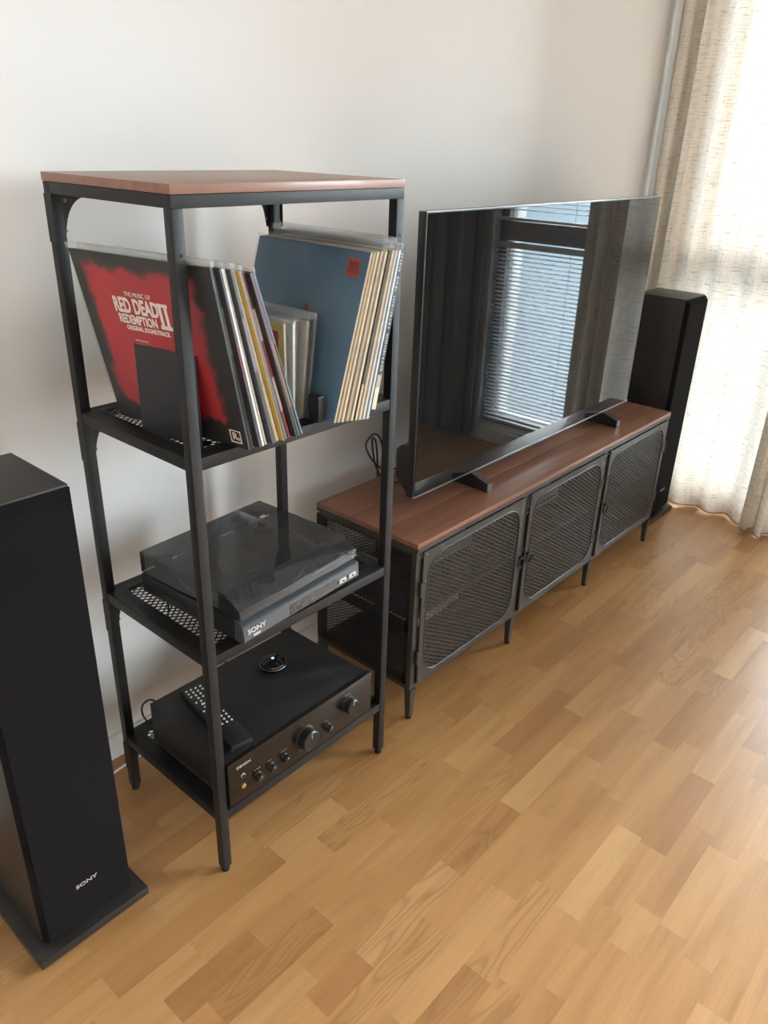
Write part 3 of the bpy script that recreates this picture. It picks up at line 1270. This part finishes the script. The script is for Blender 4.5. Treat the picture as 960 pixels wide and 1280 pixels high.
# ================================================================== AMPLIFIER
def make_amp():
    z0 = SH[2] + .0008
    r = thing('amplifier', 'black hi-fi amplifier with round knobs on the lowest rack shelf', 'amplifier', (-.4085, -.25, z0))
    w = .2135
    f = -.135
    bm = bmesh.new()
    bx(bm, -w + .006, w - .006, f + .012, .145, .013, .119, .002)
    obj('case', bm, AMPTOP, r, smooth=True)
    fp = box('front_panel', -w, w, f, f + .012, .010, .122, AMPFR, r, bev=.003)
    box('top_seam', -w + .004, w - .004, f + .0122, f + .017, .1185, .1202, RUBBER, r)
    for sx_ in (-.17, .17):
        for y_ in (-.10, .11):
            bm = bmesh.new()
            cyl(bm, (sx_, y_, 0), (0, 0, 1), .018, .020, .0135, 18)
            obj('foot', bm, RUBBER, r, smooth=True)
    lx = lambda x: x + .4085
    lz = lambda z: z - z0

    def knob(x, z, rad, ln, name='knob'):
        bm = bmesh.new()
        lathe(bm, (lx(x), f, lz(z)), (0, -1, 0), [(rad * 1.12, 0), (rad * 1.12, .002), (rad, .003), (rad * .96, ln - .002), (rad * .86, ln), (rad * .3, ln - .0004), (0, ln - .0004)], 28)
        k = obj(name, bm, KNOB, fp, smooth=True)
        box('pointer', lx(x) - .0008, lx(x) + .0008, f - ln - .0006, f - ln + .0004, lz(z) + rad * .35, lz(z) + rad * .85, SILVER, k)
    knob(-.413, .231, .0255, .024, 'volume_knob')
    knob(-.276, .240, .0195, .020)
    knob(-.342, .214, .0095, .014)
    for x in (-.548, -.512, -.474):
        knob(x, .213, .0095, .014)
    for x, z, m_, rr in ((-.586, .240, SILVER, .0055), (-.586, .212, GOLD, .0055)):
        bm = bmesh.new()
        lathe(bm, (lx(x), f, lz(z)), (0, -1, 0), [(rr, 0), (rr, .002), (rr * .6, .0025), (rr * .5, .0005), (0, .0005)], 16)
        obj('button' if m_ is SILVER else 'headphone_socket', bm, m_, fp, smooth=True)
        if m_ is SILVER:
            bm = bmesh.new()
            lathe(bm, (lx(x), f, lz(z)), (0, -1, 0), [(rr * .8, .002), (rr * .7, .004), (0, .0042)], 16)
            obj('button_cap', bm, KNOB, fp, smooth=True)
    text('badge_lettering', 'DENON', .0085, FRONT(lx(-.583), f - .0005, lz(.267)), SILVER, fp, xscale=1.2)
    # small printed legends above the knobs
    bm = bmesh.new()
    for x, z, n in ((-.548, .231, 3), (-.512, .231, 2), (-.474, .231, 3), (-.342, .232, 2), (-.276, .266, 3)):
        for i in range(n):
            bx(bm, lx(x) - .008 + i * .006, lx(x) - .0045 + i * .006, f - .0004, f + .001, lz(z), lz(z) + .0013)
    obj('printed_legend', bm, mat('legend_print', (.30, .28, .25), .5, var=.05), fp, kind='stuff')
    # side vent slots
    bm = bmesh.new()
    for i in range(12):
        bx(bm, -w + .0052, -w + .0062, -.09 + i * .017, -.081 + i * .017, .018, .021)
    obj('vent_slot', bm, mat('slot_grey', (.10, .10, .10), .6, var=.05), r, kind='stuff')
    return r


make_amp()
AMPZ = SH[2] + .0008 + .119

# puck receiver
p = thing('streaming_puck', 'small glossy black puck with a blue light on the amplifier', 'receiver', (-.340, -.200, AMPZ), .5)
bm = bmesh.new()
lathe(bm, (0, 0, 0), (0, 0, 1), [(0, 0), (.026, 0), (.030, .004), (.031, .010), (.028, .017), (.018, .021), (0, .022)], 32)
obj('shell', bm, GLOSSB, p, smooth=True)
bm = bmesh.new()
lathe(bm, (0, 0, .009), (0, 0, 1), [(.0308, 0), (.0318, .001), (.0308, .002)], 32)
obj('chrome_band', bm, METALEDGE, p, smooth=True)
bm = bmesh.new()
lathe(bm, (.004, .002, .0212), (0, 0, 1), [(.0032, 0), (.0028, .0012), (0, .0016)], 12)
obj('blue_lamp', bm, LED, p, smooth=True)
box('printed_mark', -.006, .010, -.018, -.013, .0195, .0202, LABELG, p)

# remote control
rm_ = thing('remote_control', 'long black remote control with pale buttons lying on the amplifier', 'remote', (-.548, -.250, AMPZ), -.16)
body = box('body', -.026, .026, -.115, .115, 0, .017, mat('remote_black', (.014, .014, .015), .4, var=.1, vscale=40), rm_, bev=.006)
for i in range(13):
    for j in range(4):
        if i in (3, 8) and j in (0, 3):
            continue
        if i in (5, 6) and j != 1 and j != 2:
            continue
        y = .100 - i * .0118
        x = -.017 + j * .0113
        if i >= 11 and j == 0:
            continue
        bm = bmesh.new()
        if i in (5, 6):
            bx(bm, x - .0045, x + .0045, y - .0022, y + .0022, .0165, .0186, .0008)
        else:
            cyl(bm, (x, y, .0165), (0, 0, 1), .0026, .0023, .0020, 10)
        obj('button', bm, BTNW, rm_)


# ================================================================== TURNTABLE
def make_turntable():
    z0 = SH[1] + .0008
    r = thing('turntable', 'black turntable with closed smoked lid on the middle rack shelf', 'turntable', (-.415, -.232, z0), math.radians(3.5))
    w, d = .1685, .150
    for sx_ in (-.13, .13):
        for y_ in (-.11, .11):
            bm = bmesh.new()
            cyl(bm, (sx_, y_, 0), (0, 0, 1), .014, .016, .008, 16)
            obj('foot', bm, RUBBER, r, smooth=True)
    box('plinth', -w, w, -d + .020, d, .007, .050, TTBODY, r, bev=.004)
    # sloping grey fascia
    bm = bmesh.new()
    prism(bm, [(-d + .021, .007), (-d + .021, .052), (-d + .016, .052), (-d - .003, .044), (-d - .006, .014), (-d, .007)], lambda u, v, dd: (dd, u, v), -w, w)
    bmesh.ops.bevel(bm, geom=list(bm.edges), offset=.0015, segments=2, affect='EDGES')
    fa = obj('fascia', bm, TTFASC, r, smooth=True)
    bm = bmesh.new()
    prism(bm, [(-d - .0035, .036), (-d - .0046, .036), (-d - .0068, .014), (-d - .0045, .014)], lambda u, v, dd: (dd, u, v), -.045, .092)
    obj('tray_recess', bm, TTDARK, fa)
    box('tray_line', -.015, .060, -d - .0072, -d - .005, .023, .0245, mat('copper_line', (.16, .09, .05), .4, var=.05), fa)
    for x in (.112, .143):
        b_ = box('push_button', x - .011, x + .011, -d - .0090, -d - .003, .020, .030, SILVER, fa, bev=.0012)
        box('button_mark', x - .004, x + .004, -d - .0094, -d - .0088, .0235, .0265, TTDARK, b_)
    mt = basis((-.135, -d - .0056, .030), (1, 0, 0), (0, .10, 1))
    text('badge_lettering', 'SONY', .0135, mt, SILVER, fa, xscale=1.3, bold=.0002, thick=.0006)
    box('model_plate', -.145, -.127, -d - .0070, -d - .005, .0165, .0215, LABELG, fa)
    # platter, mat, record label, spindle
    bm = bmesh.new()
    lathe(bm, (-.02, .012, .050), (0, 0, 1), [(0, 0), (.132, 0), (.134, .004), (.134, .011), (.130, .013), (0, .013)], 56)
    pl = obj('platter', bm, mat('platter_mat', (.030, .030, .031), .6, var=.1, vscale=60), r, smooth=True)
    bm = bmesh.new()
    lathe(bm, (-.02, .012, .0632), (0, 0, 1), [(0, .0014), (.047, .0014), (.047, 0)], 40)
    obj('centre_label', bm, mat('label_pale', (.85, .85, .83), .6, var=.03, vscale=40), pl, smooth=True)
    bm = bmesh.new()
    cyl(bm, (-.02, .012, .063), (0, 0, 1), .0035, .0025, .012, 12)
    obj('spindle', bm, METALEDGE, pl, smooth=True)
    # tone arm
    bm = bmesh.new()
    tube(bm, spline([(.125, .095, .072), (.128, .02, .074), (.122, -.06, .072), (.100, -.105, .068)], 6), .0035, 8)
    ta = obj('tone_arm', bm, TTFASC, r, smooth=True)
    bm = bmesh.new()
    lathe(bm, (.125, .095, .050), (0, 0, 1), [(0, 0), (.022, 0), (.022, .014), (.012, .018), (.010, .028), (0, .028)], 24)
    obj('arm_pivot', bm, TTBODY, ta, smooth=True)
    box('head_shell', .088, .110, -.125, -.100, .062, .072, TTBODY, ta, bev=.002)
    box('controls_plate', .05, .155, -.128, -.075, .0495, .0535, TTDARK, r, bev=.002)
    # smoked lid: shell with sloped front
    bm = bmesh.new()
    lid = [(d - .001, .053), (d - .001, .099), (-d + .045, .099), (-d + .004, .075), (-d + .002, .056)]
    inn = [(d - .004, .053), (d - .004, .096), (-d + .046, .096), (-d + .0075, .0735), (-d + .005, .056)]
    wl = w - .001
    # outer skin
    def skin(pts, hw, flip):
        L_ = [bm.verts.new((-hw, u, v)) for u, v in pts]
        R_ = [bm.verts.new((hw, u, v)) for u, v in pts]
        for i in range(len(pts) - 1):
            q = (L_[i], L_[i + 1], R_[i + 1], R_[i])
            bm.faces.new(q if not flip else q[::-1])
        bm.faces.new(L_ if flip else L_[::-1])
        bm.faces.new(R_[::-1] if flip else R_)
    skin(lid, wl, False)
    o = obj('dust_cover', bm, SMOKE, r)
    bm = bmesh.new()
    for sx_ in (-.11, .11):
        bx(bm, sx_ - .018, sx_ + .018, d - .006, d + .010, .035, .062, .002)
    obj('lid_hinge', bm, RUBBER, r, smooth=True)
    # badge on the lid
    box('lid_sticker', .105, .120, .075, .085, .0992, .0996, LABELG, o)
    return r


make_turntable()


# ================================================================== RECORDS
SZ = SH[0] + .0006      # shelf surface the sleeves stand on
LP = .310


def sleeve(name, label, group, bxx, byy, theta, yaw, t, body, spine=None, size=LP, segs=None, film=None, filmtop=.010, cat='record', lift=None):
    """record sleeve; theta > 0 leans to -x, < 0 to +x; spine faces -y. local: x thickness, y depth, z up"""
    if lift is None:
        lift = 0 if theta >= 0 else t * math.sin(-theta)
    bm = bmesh.new()
    bx(bm, 0, t, 0, size, 0, size, min(.0006, t * .2), 1)
    o = obj(name, bm, body)
    o.matrix_world = Matrix.Translation((bxx, byy, SZ + lift)) @ Matrix.Rotation(yaw, 4, 'Z') @ Matrix.Rotation(-theta, 4, 'Y')
    tag(o, label, cat, group)
    if segs:
        for (a, b, mm) in segs:
            box('spine', .0003, t - .0003, -.0006, .0004, a * size, b * size, mm, o)
    elif spine is not None:
        box('spine', .0003, t - .0003, -.0006, .0004, .001, size - .001, spine, o)
    if film is not None:
        k = .0003
        ps = box('plastic_sleeve', -k, t + k, -.003, size + .004, .0001, size + .001, film, o)
        box('sleeve_lip', -k, t + k, -.003, size + .004, size + .0012, size + filmtop, LIP, ps)
    return o


FK = .0003       # film thickness


def lean_row(items, theta0, spread):
    """cross-section of a leaning row: each sleeve's foot stands on the shelf and its top edge touches the face of
    the one before it. items = (t, has_film, filmtop); returns (foot position, lean) per sleeve."""
    out = []
    ext = [t + (2 * FK if f else 0) for t, f, ft in items]
    extra = max(.0003, (spread - sum(e * 1.045 for e in ext[:-1])) / max(1, len(items) - 1))
    s_, th = 0., theta0
    for i, (t, f, ft) in enumerate(items):
        if i:
            e = ext[i - 1]
            q = (s_ + e * math.cos(th), e * math.sin(th))
            n_ = (math.cos(th), math.sin(th))
            s2 = s_ + e / math.cos(th) + extra
            top = LP + (ft if f else 0)
            lo, hi = 0., 1.2
            for _ in range(50):
                a = (lo + hi) / 2
                d = (s2 - top * math.sin(a) - q[0]) * n_[0] + (top * math.cos(a) - q[1]) * n_[1]
                if d > .0001:
                    lo = a
                else:
                    hi = a
            s_, th = s2, lo
        out.append((s_, th))
    return out


BK = paper((.014, .014, .016), .4)
DK = paper((.035, .035, .04), .4)
GR = paper((.12, .12, .13))
WH = paper((.76, .75, .72))
CR = paper((.66, .57, .42))
CR2 = paper((.58, .47, .33))
TN = paper((.42, .34, .25))
YE = paper((.60, .43, .15))
RD_ = paper((.26, .035, .04))
BR = paper((.20, .085, .04))
TE = paper((.10, .21, .23))
PU = paper((.16, .14, .20))
PK = paper((.55, .42, .38))
BW = paper((.60, .66, .74))
MR = paper((.10, .022, .026))

# -------- left row, leaning towards the near side
left = [
    # t, body, spine segs, film, label
    (.0045, REDC, [(0, 1, BK)], FILM, 'red and black record with large white lettering on its cover'),
    (.0055, BK, [(0, .55, BK), (.55, .8, GR), (.8, 1, BK)], FILM, 'black record whose spine carries faint grey lettering, behind the red cover'),
    (.0050, DK, [(0, .35, DK), (.35, .62, MR), (.62, 1, BK)], None, 'dark record with a dull red mark on its spine'),
    (.0048, WH, [(0, 1, WH)], FILM, 'white spined record beside the dark red marked spine'),
    (.0040, CR, [(0, 1, WH)], None, 'cream edged white record in the middle of the leaning row'),
    (.0060, DK, [(0, .45, DK), (.45, .75, PU), (.75, 1, DK)], FILM, 'charcoal record with purple lettering block on its spine'),
    (.0014, YE, [(0, 1, YE)], None, 'thin yellow edged record in the leaning row'),
    (.0040, WH, [(0, 1, WH)], FILM, 'white record between two yellow edges in the leaning row'),
    (.0013, YE, [(0, 1, YE)], None, 'thinnest mustard record against the grey spine'),
    (.0060, DK, [(0, 1, GR)], FILM, 'thick grey spined record beside the red striped spine'),
    (.0062, MR, [(0, .18, RD_), (.18, .40, PK), (.40, .62, RD_), (.62, .80, PK), (.80, 1, MR)], None, 'record with red and cream striped spine'),
    (.0035, DK, [(0, 1, DK)], None, 'dark record between the striped and the brown spine'),
    (.0062, BR, [(0, .2, DK), (.2, .62, BR), (.62, 1, MR)], None, 'record with rusty brown patterned spine'),
    (.0030, TE, [(0, .4, TE), (.4, .6, DK), (.6, 1, TE)], FILM, 'teal edged record at the end of the leaning row'),
]
PSI = math.radians(9.5)
X0, Y0 = -.5475, -.404
# the first sleeve leans against the inner rear corner of the front steel post
leg_s = (RX + LG - X0) * math.cos(PSI) + (RY + LG - Y0) * math.sin(PSI)
th0 = math.asin(-leg_s / (LP + .010))
objs_left = []
for i, ((t, body, segs, film, lab), (s_, th)) in enumerate(zip(left, lean_row([(r[0], r[3] is not None, .010) for r in left], th0, .1164))):
    k = FK if film is not None else 0
    s_ += k * math.cos(th)
    j = -s_ * math.tan(PSI) + (-.006 * i / 13 + .004 * math.sin(i * 2.1))
    o = sleeve('record_sleeve', lab, 'records leaning on the top rack shelf', X0 + s_ * math.cos(PSI) - j * math.sin(PSI), Y0 + s_ * math.sin(PSI) + j * math.cos(PSI), th, PSI, t, body, size=LP, segs=segs, film=film, lift=k * math.sin(th))
    objs_left.append(o)

# printing on the red cover (faces -x): reading direction runs from back (+y) to front (-y)
rd = objs_left[0]
TXT = mat('cover_text_cream', (.78, .72, .66), .5, var=.05, vscale=60)
PX = lambda y, z: basis((-.0008, y, z), (0, -1, 0), (0, 0, 1))
text('cover_text', 'THE MUSIC OF', .0125, PX(.1725, .2475), TXT, rd, thick=.0002, fit=(.060, .0075))
text('cover_title', 'RED DEAD', .044, PX(.183, .2275), TXT, rd, thick=.0002, bold=.0016, fit=(.102, .0265))
text('cover_title', 'REDEMPTION', .034, PX(.186, .2035), TXT, rd, thick=.0002, bold=.0012, fit=(.088, .0165))
bm = bmesh.new()
for k in (0, 1):
    yb_ = .1275 - k * .0125
    bx(bm, -.0012, -.0006, yb_ - .0032, yb_ + .0032, .199, .239)
    bx(bm, -.0012, -.0006, yb_ - .0058, yb_ + .0058, .2345, .2400)
    bx(bm, -.0012, -.0006, yb_ - .0062, yb_ + .0062, .1965, .2030)
obj('cover_numeral', bm, TXT, rd)
text('cover_text', 'ORIGINAL SOUNDTRACK', .0135, PX(.1675, .1885), TXT, rd, thick=.0002, bold=.0004, fit=(.100, .0085))
bm = bmesh.new()
for k, (z, wd) in enumerate(((.166, .030), (.158, .022), (.146, .026), (.138, .018), (.124, .026), (.116, .020), (.102, .014), (.086, .016), (.078, .012), (.062, .02))):
    bx(bm, -.0011, -.0006, .216 - wd - .03 + .02, .216 - .01, z, z + .0022)
obj('cover_small_print', bm, mat('small_print', (.55, .40, .36), .5, var=.05), rd, kind='stuff')
# white-outlined square mark near the lower front corner
fr_ = bmesh.new()
frame_plate(fr_, (.010, .034, .010, .034), (.0118, .0322, .0118, .0322), .004, lambda u, v, d: (d, u, v), -.0011, -.0006, 4)
mk = obj('corner_mark', fr_, TXT, rd)
text('corner_mark_letter', 'R', .018, PX(.0235, .022), TXT, mk, thick=.0002, bold=.0006)
text('corner_mark_star', '*', .016, PX(.0155, .015), TXT, mk, thick=.0002)

# -------- right row, leaning towards the television
right = [
    (.0045, BLUEC, [(0, 1, CR)], FILM, 'blue covered record with a small red sticker, leaning beside the steel post'),
    (.0045, CR, [(0, 1, CR2)], None, 'cream spined record directly behind the blue cover'),
    (.0055, CR, [(0, 1, CR)], None, 'pale cream record second behind the blue cover'),
    (.0075, TN, [(0, 1, TN)], FILM, 'thick tan record with faded ruled spine'),
    (.0060, CR2, [(0, 1, CR)], None, 'cream record between the tan and the charcoal spine'),
    (.0050, DK, [(0, .22, CR), (.22, 1, GR)], None, 'charcoal spined record with a cream foot'),
    (.0050, CR, [(0, 1, CR)], None, 'cream record in front of the glossy white sleeves'),
    (.0045, WH, [(0, 1, WH)], FILM, 'white record in glossy plastic sleeve'),
    (.0045, BW, [(0, 1, BW)], FILM, 'bluish white record in glossy plastic sleeve'),
]
right += [
    (.0165, GR, [(0, 1, GR)], FILM, 'grey record set back between the white sleeves and the black lettered spine'),
    (.0155, BK, [(0, 1, BW)], FILM, 'dark record in tall clear sleeve standing highest in the right row'),
    (.0120, BK, [(.0, .14, CR), (.14, .22, TN), (.22, 1, BK)], None, 'black record with long white lettering on its spine, touching the front steel post'),
]
PSI = math.radians(-1.5)
X0, Y0 = -.2263, -.402          # right foot of the black record, which leans on the front steel post
leg_s = (RX + RW - LG - X0) * math.cos(PSI) + (RY + LG - Y0) * math.sin(PSI)
row = list(reversed(right))
ftop = [.014 if i == 1 else (.012 if i < 6 else .005) for i in range(len(row))]
pose = lean_row([(r[0], r[3] is not None, f) for r, f in zip(row, ftop)], math.asin(leg_s / LP), .1160)
objs_right = []
for i, ((t, body, segs, film, lab), (u_, th)) in enumerate(zip(row, pose)):
    k = FK if film is not None else 0
    s_ = -u_ - (t + k) * math.cos(th)
    yd = -.402 if i == 0 else (-.386 if i < 3 else -.432 + .026 * (i - 3) / 8)
    j = (yd - Y0 - s_ * math.sin(PSI)) / math.cos(PSI)
    o = sleeve('record_sleeve', lab, 'records leaning towards the television', X0 + s_ * math.cos(PSI) - j * math.sin(PSI), yd, -th, PSI, t, body, segs=segs, film=film, filmtop=ftop[i], lift=(t + k) * math.sin(th))
    objs_right.append(o)
objs_right.reverse()
blue = objs_right[0]
ST = box('price_sticker', -.0012, -.0004, .018, .050, .262, .296, mat('sticker_red', (.46, .09, .06), .5, var=.1, vscale=120), blue)
bm = bmesh.new()
for k in range(9):
    bx(bm, -.0016, -.0010, .0215 + k * .0028, .0215 + k * .0028 + .0012, .268, .290)
obj('sticker_print', bm, mat('sticker_ink', (.16, .03, .03), .6, var=.05), ST, kind='stuff')
# plain brown tapering shape printed on the cover
bm = bmesh.new()
prism(bm, [(.128, .120), (.140, .120), (.137, .172), (.141, .176), (.140, .198), (.128, .200), (.126, .178), (.130, .172)], YZ, -.0011, -.0004)
obj('cover_print', bm, mat('print_brown', (.20, .10, .06), .5, var=.2, vscale=60), blue)
bk = objs_right[-1]
bm = bmesh.new()
zz = .075
while zz < .295:
    ln = random.uniform(.0025, .006)
    if not (.150 < zz < .156 or .215 < zz < .225 or .255 < zz < .262):
        a = random.choice((.0012, .0016, .0020))
        a += .0016
        bx(bm, a, .0120 - a, -.0011, -.0005, zz, zz + ln)
    zz += ln + random.uniform(.0012, .003)
obj('spine_lettering', bm, mat('spine_ink', (.30, .29, .28), .6, var=.1, vscale=200), bk, kind='stuff')

# -------- small singles in the middle
singles = [
    (.0040, paper((.86, .50, .06)), WH, 'small single with yellow framed red cover in a clear bag'),
    (.0045, paper((.62, .60, .54)), WH, 'small off-white single beside the yellow framed one'),
    (.0050, paper((.55, .52, .46)), CR, 'small cream single in the bagged row'),
    (.0055, paper((.42, .40, .36)), GR, 'small greyish single in the middle of the bagged row'),
    (.0055, paper((.50, .47, .40)), TN, 'small tan single in a crinkled bag'),
    (.0060, paper((.08, .09, .10)), DK, 'small charcoal single in a crinkled bag'),
    (.0060, paper((.05, .05, .06)), BK, 'small black single closest to the blue cover'),
]
n = len(singles)
for i, (t, body, sp, lab) in enumerate(singles):
    fr = i / (n - 1)
    bxx = -.402 + fr * .046
    tx = -.404 + fr * .078
    th = math.asin((bxx - tx) / .18)
    o = sleeve('single_sleeve', lab, 'small singles between the long rows', bxx, -.338 - .010 * math.sin(i * 1.7), th, math.radians(2 - 3 * fr), t, body, spine=sp, size=.18, film=FILM2, filmtop=.010 - .004 * math.sin(i))
    if i == 0:
        box('cover_panel', -.0008, .0004, .014, .166, .014, .166, REDP, o)
        bm = bmesh.new()
        for k in range(5):
            bx(bm, -.0012, -.0006, .03, .03 + .05 + .015 * (k % 2), .045 + k * .022, .055 + k * .022)
        obj('cover_print', bm, mat('single_print', (.58, .55, .50), .5, var=.1), o, kind='stuff')

# -------- book ends
bp_ = rd.matrix_world @ Vector((0, .144, .158))      # point on the red cover that the upright's top edge meets
be = thing('bookend', 'black sheet steel bookend standing before the red record cover', 'bookend', (bp_.x - .0018, bp_.y, SZ), math.radians(9.5))
box('upright', -.0005, .0008, -.074, .068, 0, .156, BK, be)
box('base', .0008, .026, -.074, .068, 0, .0008, BK, be)
be2 = thing('bookend', 'low black block wedged between the small singles and the blue record', 'bookend', (-.356, -.372, SZ))
box('block', -.010, .006, -.014, .014, 0, .050, BK, be2, bev=.002)
box('pad', -.010, .006, -.0145, -.0138, .004, .046, RUBBER, be2)


# ================================================================== CABLES
def cable(label, pts, r, material, name='cable'):
    bm = bmesh.new()
    tube(bm, spline(pts, 10), r, 8)
    o = obj(name, bm, material, smooth=True)
    tag(o, label, 'cable')
    return o


cable('black cable looping behind the amplifier on the lowest rack shelf', [(-.585, -.108, .258), (-.592, -.070, .262), (-.602, -.045, .235), (-.600, -.045, .200), (-.590, -.070, .184), (-.580, -.108, .190)], .0022, CABLE)
cable('thin black cable hanging from the turntable behind the rack', [(-.420, -.088, .578), (-.425, -.050, .576), (-.430, -.012, .566), (-.445, .010, .520), (-.475, .012, .40), (-.462, .012, .300), (-.40, .0, .318), (-.395, -.060, .285), (-.395, -.108, .262)], .0022, CABLE)
cable('black cable bowing out behind the television, above the bench', [(.165, -.166, .640), (.150, -.09, .625), (.17, -.02, .66), (.255, .02, .665), (.30, .03, .60), (.33, .03, .40), (.33, .03, .003)], .0026, CABLE)
cable('second black cable behind the television running down to the wall', [(.170, -.184, .610), (.160, -.11, .585), (.20, -.03, .60), (.262, .04, .645), (.30, .05, .55), (.31, .05, .003)], .0026, CABLE)
cable('white cable on the oak floor between the speaker and the rack', [(-.90, -.02, .003), (-.78, .03, .003), (-.68, .045, .003), (-.60, .055, .003), (-.40, .06, .003), (-.10, .06, .003)], .003, CABLEW)
